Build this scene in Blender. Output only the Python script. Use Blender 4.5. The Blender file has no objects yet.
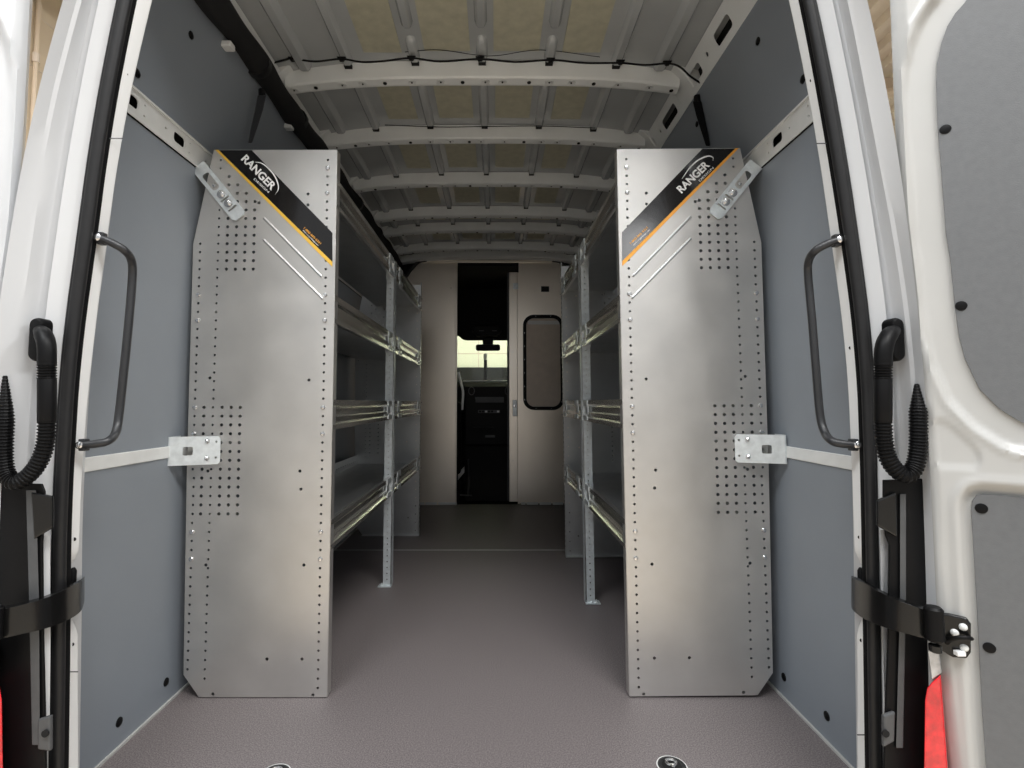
import bpy, bmesh, math, random
import numpy as np
from mathutils import Vector, Matrix
random.seed(4)
S = bpy.context.scene
COL = S.collection
PI = math.pi

# ------------------------------------------------------------------ camera model
F, CX, CY, PITCH = 520.0, 495.0, 371.5, math.radians(3.36)
CAM = Vector((0.045, 0.0, 0.796))
cp, sp = math.cos(PITCH), math.sin(PITCH)
FW, UP = Vector((0, cp, sp)), Vector((0, -sp, cp))
def ray(px, py):
    return FW + Vector((1, 0, 0)) * ((px - CX) / F) + UP * ((CY - py) / F)
def at(px, py, Y):
    d = ray(px, py); return CAM + d * (Y / d.y)
def atX(px, py, X):
    d = ray(px, py); return CAM + d * ((X - CAM.x) / d.x)
def atZ(px, py, Z):
    d = ray(px, py); return CAM + d * ((Z - CAM.z) / d.z)

# ------------------------------------------------------------------ materials
def mat(name, col, rough=.5, metal=0., noise=0., nscale=20., bump=0., bscale=200., coat=0., emit=None, estr=0., spec=None, stretch=None, rvar=0.):
    m = bpy.data.materials.new(name); m.use_nodes = True
    nt = m.node_tree; b = nt.nodes['Principled BSDF']
    b.inputs['Base Color'].default_value = (*col, 1); b.inputs['Roughness'].default_value = rough
    b.inputs['Metallic'].default_value = metal
    if coat: b.inputs['Coat Weight'].default_value = coat; b.inputs['Coat Roughness'].default_value = .08
    if spec is not None: b.inputs['Specular IOR Level'].default_value = spec
    if emit: b.inputs['Emission Color'].default_value = (*emit, 1); b.inputs['Emission Strength'].default_value = estr
    tc = nt.nodes.new('ShaderNodeTexCoord'); vec = tc.outputs['Object']
    if stretch:
        mp = nt.nodes.new('ShaderNodeMapping'); mp.inputs['Scale'].default_value = stretch
        nt.links.new(vec, mp.inputs['Vector']); vec = mp.outputs['Vector']
    n = nt.nodes.new('ShaderNodeTexNoise'); n.inputs['Scale'].default_value = nscale; n.inputs['Detail'].default_value = 5
    nt.links.new(vec, n.inputs['Vector'])
    r = nt.nodes.new('ShaderNodeMapRange'); r.inputs['From Min'].default_value = .3; r.inputs['From Max'].default_value = .7
    r.inputs['To Min'].default_value = 1 - noise; r.inputs['To Max'].default_value = 1 + noise
    nt.links.new(n.outputs['Fac'], r.inputs['Value'])
    mx = nt.nodes.new('ShaderNodeVectorMath'); mx.operation = 'SCALE'; mx.inputs[0].default_value = col
    nt.links.new(r.outputs['Result'], mx.inputs['Scale']); nt.links.new(mx.outputs['Vector'], b.inputs['Base Color'])
    if rvar:
        r2 = nt.nodes.new('ShaderNodeMapRange'); r2.inputs['From Min'].default_value = .3; r2.inputs['From Max'].default_value = .7
        r2.inputs['To Min'].default_value = rough - rvar; r2.inputs['To Max'].default_value = rough + rvar
        nt.links.new(n.outputs['Fac'], r2.inputs['Value']); nt.links.new(r2.outputs['Result'], b.inputs['Roughness'])
    if bump:
        n2 = nt.nodes.new('ShaderNodeTexNoise'); n2.inputs['Scale'].default_value = bscale; n2.inputs['Detail'].default_value = 3
        nt.links.new(vec, n2.inputs['Vector'])
        bp = nt.nodes.new('ShaderNodeBump'); bp.inputs['Strength'].default_value = bump; bp.inputs['Distance'].default_value = .002
        nt.links.new(n2.outputs['Fac'], bp.inputs['Height']); nt.links.new(bp.outputs['Normal'], b.inputs['Normal'])
    return m

M = {}
M['galv'] = mat('galvanised_sheet', (.68, .665, .64), .40, .85, .05, 9, .05, 500, rvar=.05)
M['galv_shelf'] = mat('shelf_sheet', (.66, .67, .67), .34, .88, .05, 12, .03, 300)
M['lip'] = mat('shelf_lip_sheet', (.78, .77, .74), .20, .92, .05, 12, .03, 300)
M['zinc'] = mat('zinc_plate', (.78, .83, .85), .38, .55, .10, 60, .1, 150)
M['bolt'] = mat('bolt_steel', (.85, .85, .85), .2, 1.)
M['steel_brush'] = mat('brushed_aluminium', (.90, .82, .72), .33, .95, .04, 3, rvar=.05)
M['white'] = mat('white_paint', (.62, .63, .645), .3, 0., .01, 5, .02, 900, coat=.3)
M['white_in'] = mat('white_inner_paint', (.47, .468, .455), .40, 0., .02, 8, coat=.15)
M['flange'] = mat('white_flange_paint', (.80, .805, .80), .3, 0., .01, 8, coat=.2)
M['rail'] = mat('rail_paint', (.76, .77, .76), .35, .1, .05, 20)
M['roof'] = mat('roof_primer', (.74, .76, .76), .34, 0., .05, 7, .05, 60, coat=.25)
M['roofskin'] = mat('roof_primer_shaded', (.43, .45, .46), .24, 0., .05, 7, .05, 60, coat=.5)  # darker copy of the roof primer, with the shade between bows in its colour
M['pad'] = mat('damping_felt', (.47, .455, .35), .6, 0., .10, 30, .3, 60)
M['board'] = mat('grey_liner_board', (.232, .258, .290), .42, 0., .04, 3, .05, 400)
M['doorboard'] = mat('grey_door_board', (.135, .140, .146), .5, 0., .05, 90, .12, 500)
M['black'] = mat('black_plastic', (.005, .005, .0055), .45, 0., .1, 40, .05, 200, spec=.16)
M['gloss_black'] = mat('black_gloss_paint', (.005, .005, .005), .22, 0., .05, 40, spec=.5)
M['rubber'] = mat('black_rubber', (.016, .016, .017), .42, 0., .1, 60, spec=.35)
M['dark'] = mat('dark_handle_plastic', (.026, .027, .030), .4, 0., .05, 60, .1, 900)
M['duct'] = mat('matt_black_duct', (.008, .008, .009), .8, 0., .1, 40)
M['void'] = mat('black_hole', (.004, .004, .004), .9)
M['greystrip'] = mat('grey_strip', (.085, .088, .092), .5, .2, .1, 40)
M['red'] = mat('red_lens', (.62, .008, .016), .12, 0., .3, 60, .5, 90, coat=.8)
M['clear'] = mat('clear_lens', (.45, .45, .46), .15, .4, .3, 60, .5, 90, coat=.5)
M['sticker'] = mat('black_sticker', (.006, .005, .005), .14, 0., .03, 30, .05, 60, coat=.25)
M['yellow'] = mat('yellow_stripe', (.80, .50, .07), .3)
M['orange'] = mat('orange_print', (.90, .42, .06), .4)
M['ink'] = mat('white_print', (.88, .88, .88), .4)
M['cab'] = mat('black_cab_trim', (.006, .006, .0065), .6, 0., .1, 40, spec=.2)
M['beige'] = mat('beige_wall', (.56, .46, .35), .7, 0., .04, 2)
M['pale'] = mat('pale_wall', (.74, .76, .60), .7, 0., .03, 2)
M['dado'] = mat('dark_dado', (.008, .010, .0105), .7, 0., .03, 2)
M['concrete'] = mat('concrete', (.60, .52, .42), .7, 0., .08, 4)
M['tan'] = mat('tan_roof_sheet', (.56, .48, .40), .5, 0., .05, 4)
M['frost'] = mat('hazed_pane', (.66, .58, .50), .5, .35, .05, 20)
# floor: speckled vinyl
def floor_mat():
    m = bpy.data.materials.new('speckled_vinyl_floor'); m.use_nodes = True
    nt = m.node_tree; b = nt.nodes['Principled BSDF']; b.inputs['Roughness'].default_value = .55
    tc = nt.nodes.new('ShaderNodeTexCoord')
    n = nt.nodes.new('ShaderNodeTexNoise'); n.inputs['Scale'].default_value = 330; n.inputs['Detail'].default_value = 2
    nt.links.new(tc.outputs['Object'], n.inputs['Vector'])
    cr = nt.nodes.new('ShaderNodeValToRGB')
    cr.color_ramp.elements[0].position = .36; cr.color_ramp.elements[0].color = (.105, .091, .093, 1)
    cr.color_ramp.elements[1].position = .66; cr.color_ramp.elements[1].color = (.245, .215, .213, 1)
    nt.links.new(n.outputs['Fac'], cr.inputs['Fac']); nt.links.new(cr.outputs['Color'], b.inputs['Base Color'])
    bp = nt.nodes.new('ShaderNodeBump'); bp.inputs['Strength'].default_value = .25; bp.inputs['Distance'].default_value = .001
    nt.links.new(n.outputs['Fac'], bp.inputs['Height']); nt.links.new(bp.outputs['Normal'], b.inputs['Normal'])
    return m
M['floor'] = floor_mat()
def glass_mat():
    m = bpy.data.materials.new('windscreen_glass'); m.use_nodes = True
    nt = m.node_tree; nt.nodes.clear()
    o = nt.nodes.new('ShaderNodeOutputMaterial'); mx = nt.nodes.new('ShaderNodeMixShader'); mx.inputs[0].default_value = .02
    t = nt.nodes.new('ShaderNodeBsdfTransparent'); t.inputs[0].default_value = (.93, .96, .93, 1)
    g = nt.nodes.new('ShaderNodeBsdfGlossy'); g.inputs['Roughness'].default_value = .02
    nt.links.new(t.outputs[0], mx.inputs[1]); nt.links.new(g.outputs[0], mx.inputs[2]); nt.links.new(mx.outputs[0], o.inputs[0])
    return m
M['glass'] = glass_mat()

# ------------------------------------------------------------------ mesh builder
class MB:
    def __init__(s): s.v, s.f = [], []
    def add(s, vs, fs):
        n = len(s.v); s.v += [tuple(v) for v in vs]; s.f += [tuple(i + n for i in f) for f in fs]; return s
    def box(s, x0, x1, y0, y1, z0, z1):
        x0, x1 = min(x0, x1), max(x0, x1)
        vs = [(x, y, z) for x in (x0, x1) for y in (y0, y1) for z in (z0, z1)]
        return s.add(vs, [(0, 1, 3, 2), (4, 6, 7, 5), (0, 4, 5, 1), (2, 3, 7, 6), (0, 2, 6, 4), (1, 5, 7, 3)])
    def rings(s, rings, closed=True, caps=True):
        n = len(rings[0]); vs = [p for r in rings for p in r]; fs = []
        for i in range(len(rings) - 1):
            for j in range(n if closed else n - 1):
                k = (j + 1) % n
                fs.append((i * n + j, i * n + k, (i + 1) * n + k, (i + 1) * n + j))
        if caps and closed:
            fs.append(tuple(range(n))[::-1]); fs.append(tuple(range((len(rings) - 1) * n, len(rings) * n)))
        return s.add(vs, fs)
    def tube(s, pts, r, n=12):
        pts = [Vector(p) for p in pts]; rr = r if hasattr(r, '__len__') else [r] * len(pts)
        rings = []; prev = None
        for i, p in enumerate(pts):
            t = (pts[min(i + 1, len(pts) - 1)] - pts[max(i - 1, 0)]).normalized()
            a = prev if prev else (Vector((0, 0, 1)) if abs(t.z) < .9 else Vector((1, 0, 0)))
            a = (a - t * a.dot(t)).normalized(); prev = a; b = t.cross(a)
            rings.append([p + (a * math.cos(2 * PI * k / n) + b * math.sin(2 * PI * k / n)) * rr[i] for k in range(n)])
        return s.rings(rings)
    def prism(s, poly, vec):
        poly = [Vector(p) for p in poly]; v = Vector(vec); return s.rings([poly, [p + v for p in poly]])
    def lathe(s, prof, o, ax, n=20):
        o, ax = Vector(o), Vector(ax).normalized()
        a = Vector((0, 0, 1)) if abs(ax.z) < .9 else Vector((1, 0, 0)); a = (a - ax * a.dot(ax)).normalized(); b = ax.cross(a)
        return s.rings([[o + ax * h + (a * math.cos(2 * PI * k / n) + b * math.sin(2 * PI * k / n)) * max(r, 1e-5) for k in range(n)] for r, h in prof])
    def build(s, name, m, parent=None, smooth=False, bevel=0, seg=2, sub=0, angle=35):
        me = bpy.data.meshes.new(name); me.from_pydata(s.v, [], s.f); me.validate()
        bm = bmesh.new(); bm.from_mesh(me); bmesh.ops.recalc_face_normals(bm, faces=bm.faces); bm.to_mesh(me); bm.free()
        return link(name, me, m, parent, smooth, bevel, seg, sub, angle)
def link(name, me, m, parent=None, smooth=False, bevel=0, seg=2, sub=0, angle=35):
    me.materials.clear(); me.materials.append(M[m] if isinstance(m, str) else m)
    o = bpy.data.objects.new(name, me); COL.objects.link(o)
    if smooth:
        for p in me.polygons: p.use_smooth = True
        me.set_sharp_from_angle(angle=math.radians(angle))
    if bevel:
        b = o.modifiers.new('bevel', 'BEVEL'); b.width = bevel; b.segments = seg; b.limit_method = 'ANGLE'; b.angle_limit = math.radians(40)
    if sub:
        b = o.modifiers.new('sub', 'SUBSURF'); b.levels = sub; b.render_levels = sub
    if parent:
        o.parent = parent; o.matrix_parent_inverse = Matrix.Translation(-Vector(parent_loc(parent)))
    return o
def parent_loc(p):
    v = Vector(p.location)
    while p.parent:
        v = v + p.matrix_parent_inverse.translation; p = p.parent; v = v + Vector(p.location)
    return v
def tag(o, label, cat, group=None):
    o['label'] = label; o['category'] = cat
    if group: o['group'] = group
    return o
def thing(name, loc, label, cat, group=None):
    o = bpy.data.objects.new(name, None); o.empty_display_size = .05; COL.objects.link(o); o.location = loc
    return tag(o, label, cat, group)
def struct(o, label=None, cat=None):
    o['kind'] = 'structure'
    if label: o['label'] = label; o['category'] = cat
    return o
def spline(P, n=10):
    P = [Vector(p) for p in P]; Q = [P[0] * 2 - P[1]] + P + [P[-1] * 2 - P[-2]]; out = []
    for i in range(1, len(Q) - 2):
        a, b, c, d = Q[i - 1:i + 3]
        for k in range(n):
            t = k / n
            out.append(.5 * ((2 * b) + (c - a) * t + (2 * a - 5 * b + 4 * c - d) * t * t + (3 * b - a - 3 * c + d) * t ** 3))
    return out + [P[-1]]
def sheet(outline, holes, thick, mtx, name):
    """flat sheet with real holes: 2D filled curve -> mesh. outline (u,v); holes (u,v,r) circles or lists of points."""
    cu = bpy.data.curves.new(name, 'CURVE'); cu.dimensions = '2D'; cu.fill_mode = 'BOTH'; cu.extrude = thick / 2
    def poly(pts):
        sp_ = cu.splines.new('POLY'); sp_.points.add(len(pts) - 1)
        for p, q in zip(sp_.points, pts): p.co = (q[0], q[1], 0, 1)
        sp_.use_cyclic_u = True
    poly(outline)
    for h in holes:
        if len(h) == 3 and not hasattr(h[0], '__len__'):
            poly([(h[0] + h[2] * math.cos(2 * PI * k / 8), h[1] + h[2] * math.sin(2 * PI * k / 8)) for k in range(8)])
        else: poly(h)
    o = bpy.data.objects.new(name, cu); COL.objects.link(o)
    dg = bpy.context.evaluated_depsgraph_get(); me = bpy.data.meshes.new_from_object(o.evaluated_get(dg))
    bpy.data.objects.remove(o); bpy.data.curves.remove(cu)
    me.transform(mtx)
    if mtx.determinant() < 0: me.flip_normals()
    return me
def rrect(x0, x1, y0, y1, r, n=5):
    out = []
    for cx, cy, a in ((x1 - r, y1 - r, 0), (x0 + r, y1 - r, 90), (x0 + r, y0 + r, 180), (x1 - r, y0 + r, 270)):
        for k in range(n + 1):
            t = math.radians(a + 90 * k / n); out.append((cx + r * math.cos(t), cy + r * math.sin(t)))
    return out
def frame(o, ex, ey):
    ex, ey = Vector(ex).normalized(), Vector(ey).normalized(); ez = ex.cross(ey)
    m = Matrix((ex, ey, ez)).transposed().to_4x4(); m.translation = Vector(o); return m

# ================================================================== SETTING: van body
WALLP = [(.822, -.03), (.828, .35), (.828, .8), (.822, 1.2), (.806, 1.5), (.775, 1.72), (.742, 1.87)]
def wallx(z):
    return float(np.interp(z, [p[1] for p in WALLP], [p[0] for p in WALLP]))
def on_wall(px, py, s):
    X = .82 * s
    for _ in range(8):
        p = atX(px, py, X); X = s * wallx(p.z)
    return p
Y0, YP = 1.075, 4.08
# floor
f = struct(MB().box(-.83, .83, .98, YP + .03, -.03, 0).build('floor', 'floor'))
MB().box(-.83, .83, 2.850, 2.855, -.001, .0008).build('seam_strip', 'rail', f)
for s, nm in ((-1, 'wall_left'), (1, 'wall_right')):
    zs = [-.03, .35, .645]
    def strip(zlist, y0, y1, off=0., th=.012):
        mb = MB(); a = [(s * (wallx(z) - off), z) for z in zlist]; b = [(s * (wallx(z) - off + th), z) for z in zlist]
        ring = a + b[::-1]
        mb.rings([[(x, y0, z) for x, z in ring], [(x, y1, z) for x, z in ring]]); return mb
    # outer sheet (painted body side) as the wall itself, with liner boards as parts
    w = struct(strip([-.6, -.03, .35, .8, 1.2, 1.5, 1.72, 1.87, 1.99], Y0 - .01, YP + .04, -.03, .02).build(nm, 'roof', smooth=True))
    strip([0.004, .35, .647], Y0, YP, 0).build('liner_board', 'board', w, smooth=True)
    strip([.678, .8, 1.0, 1.2, 1.35, 1.462], Y0, YP, 0).build('liner_board', 'board', w, smooth=True)
    strip([1.53, 1.6, 1.72, 1.865], Y0, YP, 0).build('liner_board', 'board', w, smooth=True)
    # push clips
    spots = [(166, 682), (119, 722), (191, 35), (137, 73)] if s < 0 else [(784, 677), (827, 716), (758, 41), (803, 79), (697, 124)]
    for (px, py) in spots:
        p = on_wall(px, py, s)
        MB().lathe([(.0, .004), (.006, .004), (.010, .002), (.011, -.001), (.003, -.004)][::-1], p, (-s, 0, 0), 14).build('clip', 'black', w, smooth=True)
    # floor edge strip
    e = MB().box(s * .8175, s * .8225, .99, YP, .0, .006).build('trim_' + ('1' if s < 0 else '2'), 'white_in'); struct(e)

# horizontal body rails (steel)
n_trim = 3
for s in (-1, 1):
    # mid rail
    x = s * (wallx(.66))
    r = MB().box(x - s * .004, x + s * .02, Y0 - .01, YP, .647, .678).build('trim_%d' % n_trim, 'rail', bevel=.002); struct(r); n_trim += 1
    # upper slotted rail
    zc = 1.497
    holes = []
    for y in np.arange(1.172, YP - .1, .185):
        holes.append(rrect(y - .026, y + .022, -.012, .014, .009)); holes += [(y + .044, .014, .003), (y + .044, -.012, .003), (y - .06, .002, .0035)]
    me = sheet([(Y0 - .01, -.032), (YP, -.032), (YP, .030), (Y0 - .01, .030)], holes, .003,
               frame((s * (wallx(zc) - .004), 0, zc), (0, 1, 0), (s * -.06, 0, 1)), 'rail')
    r = link('trim_%d' % n_trim, me, 'rail'); struct(r); n_trim += 1
    MB().box(s * (wallx(1.5) + .022), s * (wallx(1.5) + .026), Y0, YP, 1.45, 1.55).build('rail_back', 'void', r)
    MB().box(s * (wallx(1.53) - .008), s * (wallx(1.53) + .01), Y0 - .01, YP, 1.525, 1.530).build('rail_lip', 'rail', r)

# ceiling
def arch(x, z0, k): return z0 - k * abs(x / .76) ** 3.2
XS = [i * .76 / 12 for i in range(-12, 13)]
mb = MB()
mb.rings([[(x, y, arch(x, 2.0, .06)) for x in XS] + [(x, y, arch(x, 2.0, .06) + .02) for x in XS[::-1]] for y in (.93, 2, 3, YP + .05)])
bow_y = [1.30, 1.765, 2.19, 2.655, 3.125, 3.41, 3.83]
for b0, b1 in zip(bow_y, bow_y[1:] + [YP]):
    for i, x in enumerate((-.62, -.47, -.235, 0, .235, .47, .62)):
        w = .021 if abs(x) < .6 else .027
        L0, L1 = b0 + .07, b1 - .006
        segs = [(L1 - .12, L1), (L0 - .02, L1 - .17)] if (abs(x) < .4 and b0 < 1.5) else [(L0 + (0 if abs(x) > .4 else .06), L1)]
        for (ya, yb) in segs:
            rings = []
            for y, k in ((ya, .05), (ya + .006, .6), (ya + .02, .95), ((ya + yb) / 2, 1), (yb - .012, 1), (yb, .8)):
                z = arch(x, 2.0, .06) + .004
                rings.append([(x + w * k * c, y, z - h * k * .024) for c, h in ((-1, 0), (-.75, .7), (-.45, 1), (.45, 1), (.75, .7), (1, 0))])
            mb.rings(rings)
            zz = arch(x, 2.0, .06)
            # shallow crease lines beside the swage
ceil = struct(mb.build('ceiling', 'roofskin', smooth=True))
for b0, b1 in zip(bow_y, bow_y[1:]):
    for x in (-.353, -.118, .118, .353):
        z = arch(x, 2.0, .06) - .003
        ya, yb = b0 + .085, b1 - .055 if b0 > 1.5 else b1 - .05
        if b0 < 1.4: ya = b0 - .05
        w = .072 if b0 > 1.5 else .078
        MB().box(x - w, x + w, ya, yb, z, z + .004).build('damping_pad', 'pad', ceil)
for i, y in enumerate(bow_y[1:]):
    prof = [(0, .062), (.008, .012), (.014, .006), (.040, .0), (.046, .006), (.056, .006), (.062, .062)]
    rings = [[(x, y + a, arch(x, 1.935, .045) + h) for a, h in prof] for x in XS[1:-1]]
    bow = MB().rings(rings).build('roof_bow', 'roof', ceil, smooth=True, angle=25)
    hm, rm = MB(), MB()
    for k, x in enumerate(np.arange(-.66, .67, .0825)):
        x = x + random.uniform(-.02, .02); z = arch(x, 1.935, .045) + .003
        if k % 3 == 1: hm.lathe([(.007, 0), (.007, .002)], (x, y + .026, z - .0035), (0, -.1, -1), 12)
        else:
            rm.lathe([(.015, 0), (.014, .002), (.010, .002), (.007, .0005)], (x, y + .026, z - .002), (0, 0, -1), 16)
            hm.lathe([(.003, 0), (.003, .0035)], (x, y + .026, z - .002), (0, 0, -1), 8)
    hm.build('holes', 'void', bow); rm.build('embossed_rings', 'roof', bow, smooth=True)
    cb = MB()
    for x in (-.47, -.235, 0, .235, .47): cb.box(x - .013, x + .013, y - .016, y + .002, arch(x, 1.98, .06), arch(x, 1.992, .06))
    cb.build('sealant_dabs', 'void', bow)
# front beam over partition
pr = [(0, .06), (0, .01), (.05, 0), (.09, .06)]
MB().rings([[(x, YP - .06 + a, arch(x, 1.925, .06) + h) for a, h in pr] for x in XS[1:-1]]).build('roof_bow', 'roof', ceil, smooth=True)

# side roof rail on both sides (cant rail with cut-outs)
for s in (-1, 1):
    p0, p1 = Vector((s * .742, 0, 1.862)), Vector((s * .70, 0, 1.945))
    holes = []
    for y in np.arange(1.25, YP - .2, .235):
        L = .07 if int(y * 100) % 2 else .05
        holes.append(rrect(y - L, y + L, .022, .062, .012))
    for y in np.arange(1.36, YP - .1, .235): holes.append((y, .045, .008))
    H = (p1 - p0).length
    me = sheet([(.95, 0), (YP, 0), (YP, H), (.95, H)], holes, .003, frame(p0, (0, 1, 0), p1 - p0), 'rail')
    r = link('trim_%d' % n_trim, me, 'roof'); struct(r); n_trim += 1
    MB().rings([[(s * .775, y, 1.865), (s * .74, y, 1.965), (s * .76, y, 1.97), (s * .79, y, 1.87)] for y in (.95, YP)]).build('rail_back', 'void', r)
    g = MB()
    for y in bow_y[1:]:
        g.rings([[(s * .66, y - .03 + a, 1.965), (s * .70, y - .03 + a, 1.93), (s * .745, y - .03 + a, 1.86), (s * .765, y - .03 + a, 1.87), (s * .75, y - .03 + a, 1.97)] for a in (0, .012, .10, .112)])
    g.build('gusset', 'roof', r, smooth=True, bevel=.004)

# ================================================================== rear opening: pillars, seals
YS = [-160, -60, 0, 60, 130, 190, 256, 300, 350, 430, 512, 640, 768, 900]
base = [0, 130, 256, 350, 430, 512, 640, 768]
T = {
 -1: dict(a=[152, 123, 105, 93, 85, 80, 78, 79], b=[133, 108, 92, 78, 73, 68, 67, 65], c=[115, 90, 73, 60, 55, 51, 49, 48],
          d=[98, 72, 53, 41, 35, 32, 28, 26], e=[92, 66, 47, 35, 29, 26, 22, 20], g=[81, 48, 30, 17, 11, 8, 2, 0], h=[62, 28, 6, -7, -13, -16, -22, -26]),
 1: dict(a=[789, 815, 833, 846, 850, 853, 857, 857], b=[802, 826, 846, 858, 862, 864, 866, 868], c=[818, 844, 863, 875, 878, 879, 882, 884],
         d=[833, 859, 879, 891, 894, 897, 900, 903], e=[838, 864, 884, 896, 899, 902, 905, 908], g=[848, 873, 897, 909, 914, 918, 921, 924], h=[868, 895, 912, 922, 928, 932, 938, 944]),
}
def col(s, k, y):
    x = T[s][k]
    if y <= base[0]: return x[0] + (x[1] - x[0]) / 130 * (y - 0) * 1.25
    if y >= base[-1]: return x[-1] + (x[-1] - x[-2]) / 128 * (y - 768)
    # smooth (Catmull) interpolation
    return float(np.interp(y, base, x))
YSM = list(range(-200, 521, 20)) + list(range(530, 661, 7)) + list(range(672, 921, 20))
for s in (-1, 1):
    side = 'left' if s < 0 else 'right'
    def P(k, y, Y):
        # smoothed column
        xs = np.mean([col(s, k, y + dy) for dy in (-50, -25, 0, 25, 50)]); return at(xs, y, Y)
    # flange: inner liner edge -> seal
    mb = MB(); rings = []
    for y in YSM:
        cut = 0
        cut = .9 * max(0, min(1, (y - 550) / 22, (632 - y) / 22))
        b = P('b', y, 1.005); a = P('a', y, 1.035).lerp(P('b', y, 1.035), cut)
        rings.append([a, a.lerp(b, .12) + Vector((0, -.004, 0)), b, b + Vector((s * .05, 0, 0)), b + Vector((s * .05, .06, 0)), a + Vector((s * .03, .012, 0))])
    mb.rings(rings)
    fl = struct(mb.build('trim_%d' % n_trim, 'flange', smooth=True, bevel=.002)); n_trim += 1
    hb = MB()
    for (px, py) in ([(130, 52), (127, 75), (111, 157), (85, 345), (75, 539), (73, 644)] if s < 0 else [(808, 58), (811, 81), (827, 162), (850, 348), (859, 537), (861, 640)]):
        p = at(px, py, 1.0225); hb.lathe([(.0035, 0), (.0035, .002)], p + Vector((0, -.001, 0)), (0, -1, 0), 10)
    hb.build('screw_holes', 'void', fl)
    jm = MB()
    for py in ((139, 672) if s < 0 else (144, 735)):
        a, b = P('a', py, 1.0215), P('b', py, 1.004); jm.prism([a, b, b + Vector((0, 0, .0015)), a + Vector((0, 0, .0015))], (0, -.0015, 0))
    jm.build('panel_joint', 'greystrip', fl)
    # weatherstrip
    pts = [(P('b', y, .995) + P('c', y, .995)) / 2 for y in YSM]
    rr = [((P('c', y, .995) - P('b', y, .995)).length / 2) * .74 for y in YSM]
    root = thing('weatherstrip', (pts[-1].x, pts[-1].y, pts[-1].z), 'black rubber door seal running up the %s side of the rear opening' % side, 'door seal', 'rubber seals round the rear opening')
    rings = []
    for p, r in zip(pts, rr):
        ring = []
        for k in range(48):
            t = 2 * PI * k / 48; tg = math.radians(270 + s * 28); q = 1.0 - .30 * math.exp(-((t - tg) / .16) ** 2)
            ring.append(p + Vector((math.cos(t) * r * q, math.sin(t) * r * q * .9, 0)))
        rings.append(ring)
    MB().rings(rings).build('bulb', 'rubber', root, smooth=True)
    li = MB(); li.rings([[p + Vector((-s * r * .90, .004, 0)), p + Vector((-s * r * .97, .006, 0)), p + Vector((-s * r * .97, .014, 0)), p + Vector((-s * r * .8, .012, 0))] for p, r in zip(pts, rr)])
    li.build('lip', 'black', root, smooth=True)
    # body jamb
    rings = []
    for y in YSM:
        c, d, e, g, h = P('c', y, .99), P('d', y, .972), P('e', y, .975), P('g', y, .945), P('h', y, .915)
        c0 = P('b', y, 1.012)
        m1 = d.lerp(e, .25) + Vector((0, .010, 0)); m2 = d.lerp(e, .7) + Vector((0, .010, 0))
        e2 = e.lerp(g, .08) + Vector((0, -.004, 0)); g2 = g + Vector((s * .004, -.006, 0))
        hh = h + Vector((s * .035, .05, 0)); h3 = h + Vector((s * .055, .14, 0)); back = c0 + Vector((s * .02, .06, 0))
        rings.append([c0, c, d, m1, m2, e, e2, g, g2, h, hh, h3, h3 + Vector((-s * .03, 0.02, 0)), back])
    j = struct(MB().rings(rings).build('trim_%d' % n_trim, 'white', smooth=True, angle=22)); n_trim += 1
    wsx = [(42, 50, 536), (43.5, 50.5, 640), (46.5, 49.5, 745)] if s < 0 else [(880, 890, 530), (883, 889, 640), (884.5, 887, 706)]
    MB().rings([[at(x0, y, .950), at(x1, y, .956), at(x1, y, .960), at(x0, y, .956)] for x0, x1, y in wsx]).build('jamb_strip', 'white', j)
    # black lower cover
    L = [(41, 484), (-60, 480), (-60, 900), (46, 900), (45, 745), (42.5, 640), (41.5, 545), (42, 535), (44, 492)] if s < 0 else \
        [(884, 480), (950, 478), (960, 900), (884, 900), (885, 740), (889, 640), (890, 545), (886, 535), (884, 494)]
    pc = thing('pillar_cover', at(20 if s < 0 else 900, 860, .93), 'black lower pillar cover with a grey vertical strip on the %s of the opening' % side, 'pillar trim', 'black covers on the lower pillars')
    MB().prism([at(x, y, .936) for x, y in L], (0, .005, 0)).build('cover_plate', 'black', pc, bevel=.0015)
    xs = [(26, 36, 490), (29, 39, 600), (32, 40, 745)] if s < 0 else [(900, 906, 494), (900, 906, 600), (896, 903, 748)]
    rings = [[at(x0, y, .932), at(x1, y, .932), at(x1, y, .938), at(x0, y, .938)] for x0, x1, y in xs]
    MB().rings(rings).build('channel_strip', 'greystrip', pc, bevel=.001)
    tr = [(30, 492), (52, 496), (52, 528), (33, 540)] if s < 0 else [(878, 500), (897, 492), (898, 538), (878, 526)]
    MB().prism([at(x, y, .930) for x, y in tr], (0, .006, 0)).build('striker_bracket', 'gloss_black', pc, bevel=.003)
    bx = [(37, 720), (50, 716), (50, 752), (37, 750)] if s < 0 else [(884, 716), (896, 712), (895, 742), (884, 748)]
    MB().prism([at(x, y, .928) for x, y in bx], (0, .008, 0)).build('latch_plate', 'greystrip', pc, bevel=.003)
    c = at(46 if s < 0 else 885, 733, .927); MB().lathe([(.006, 0), (.006, .003)], c, (0, -1, 0), 12).build('latch_hole', 'void', pc)

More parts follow.
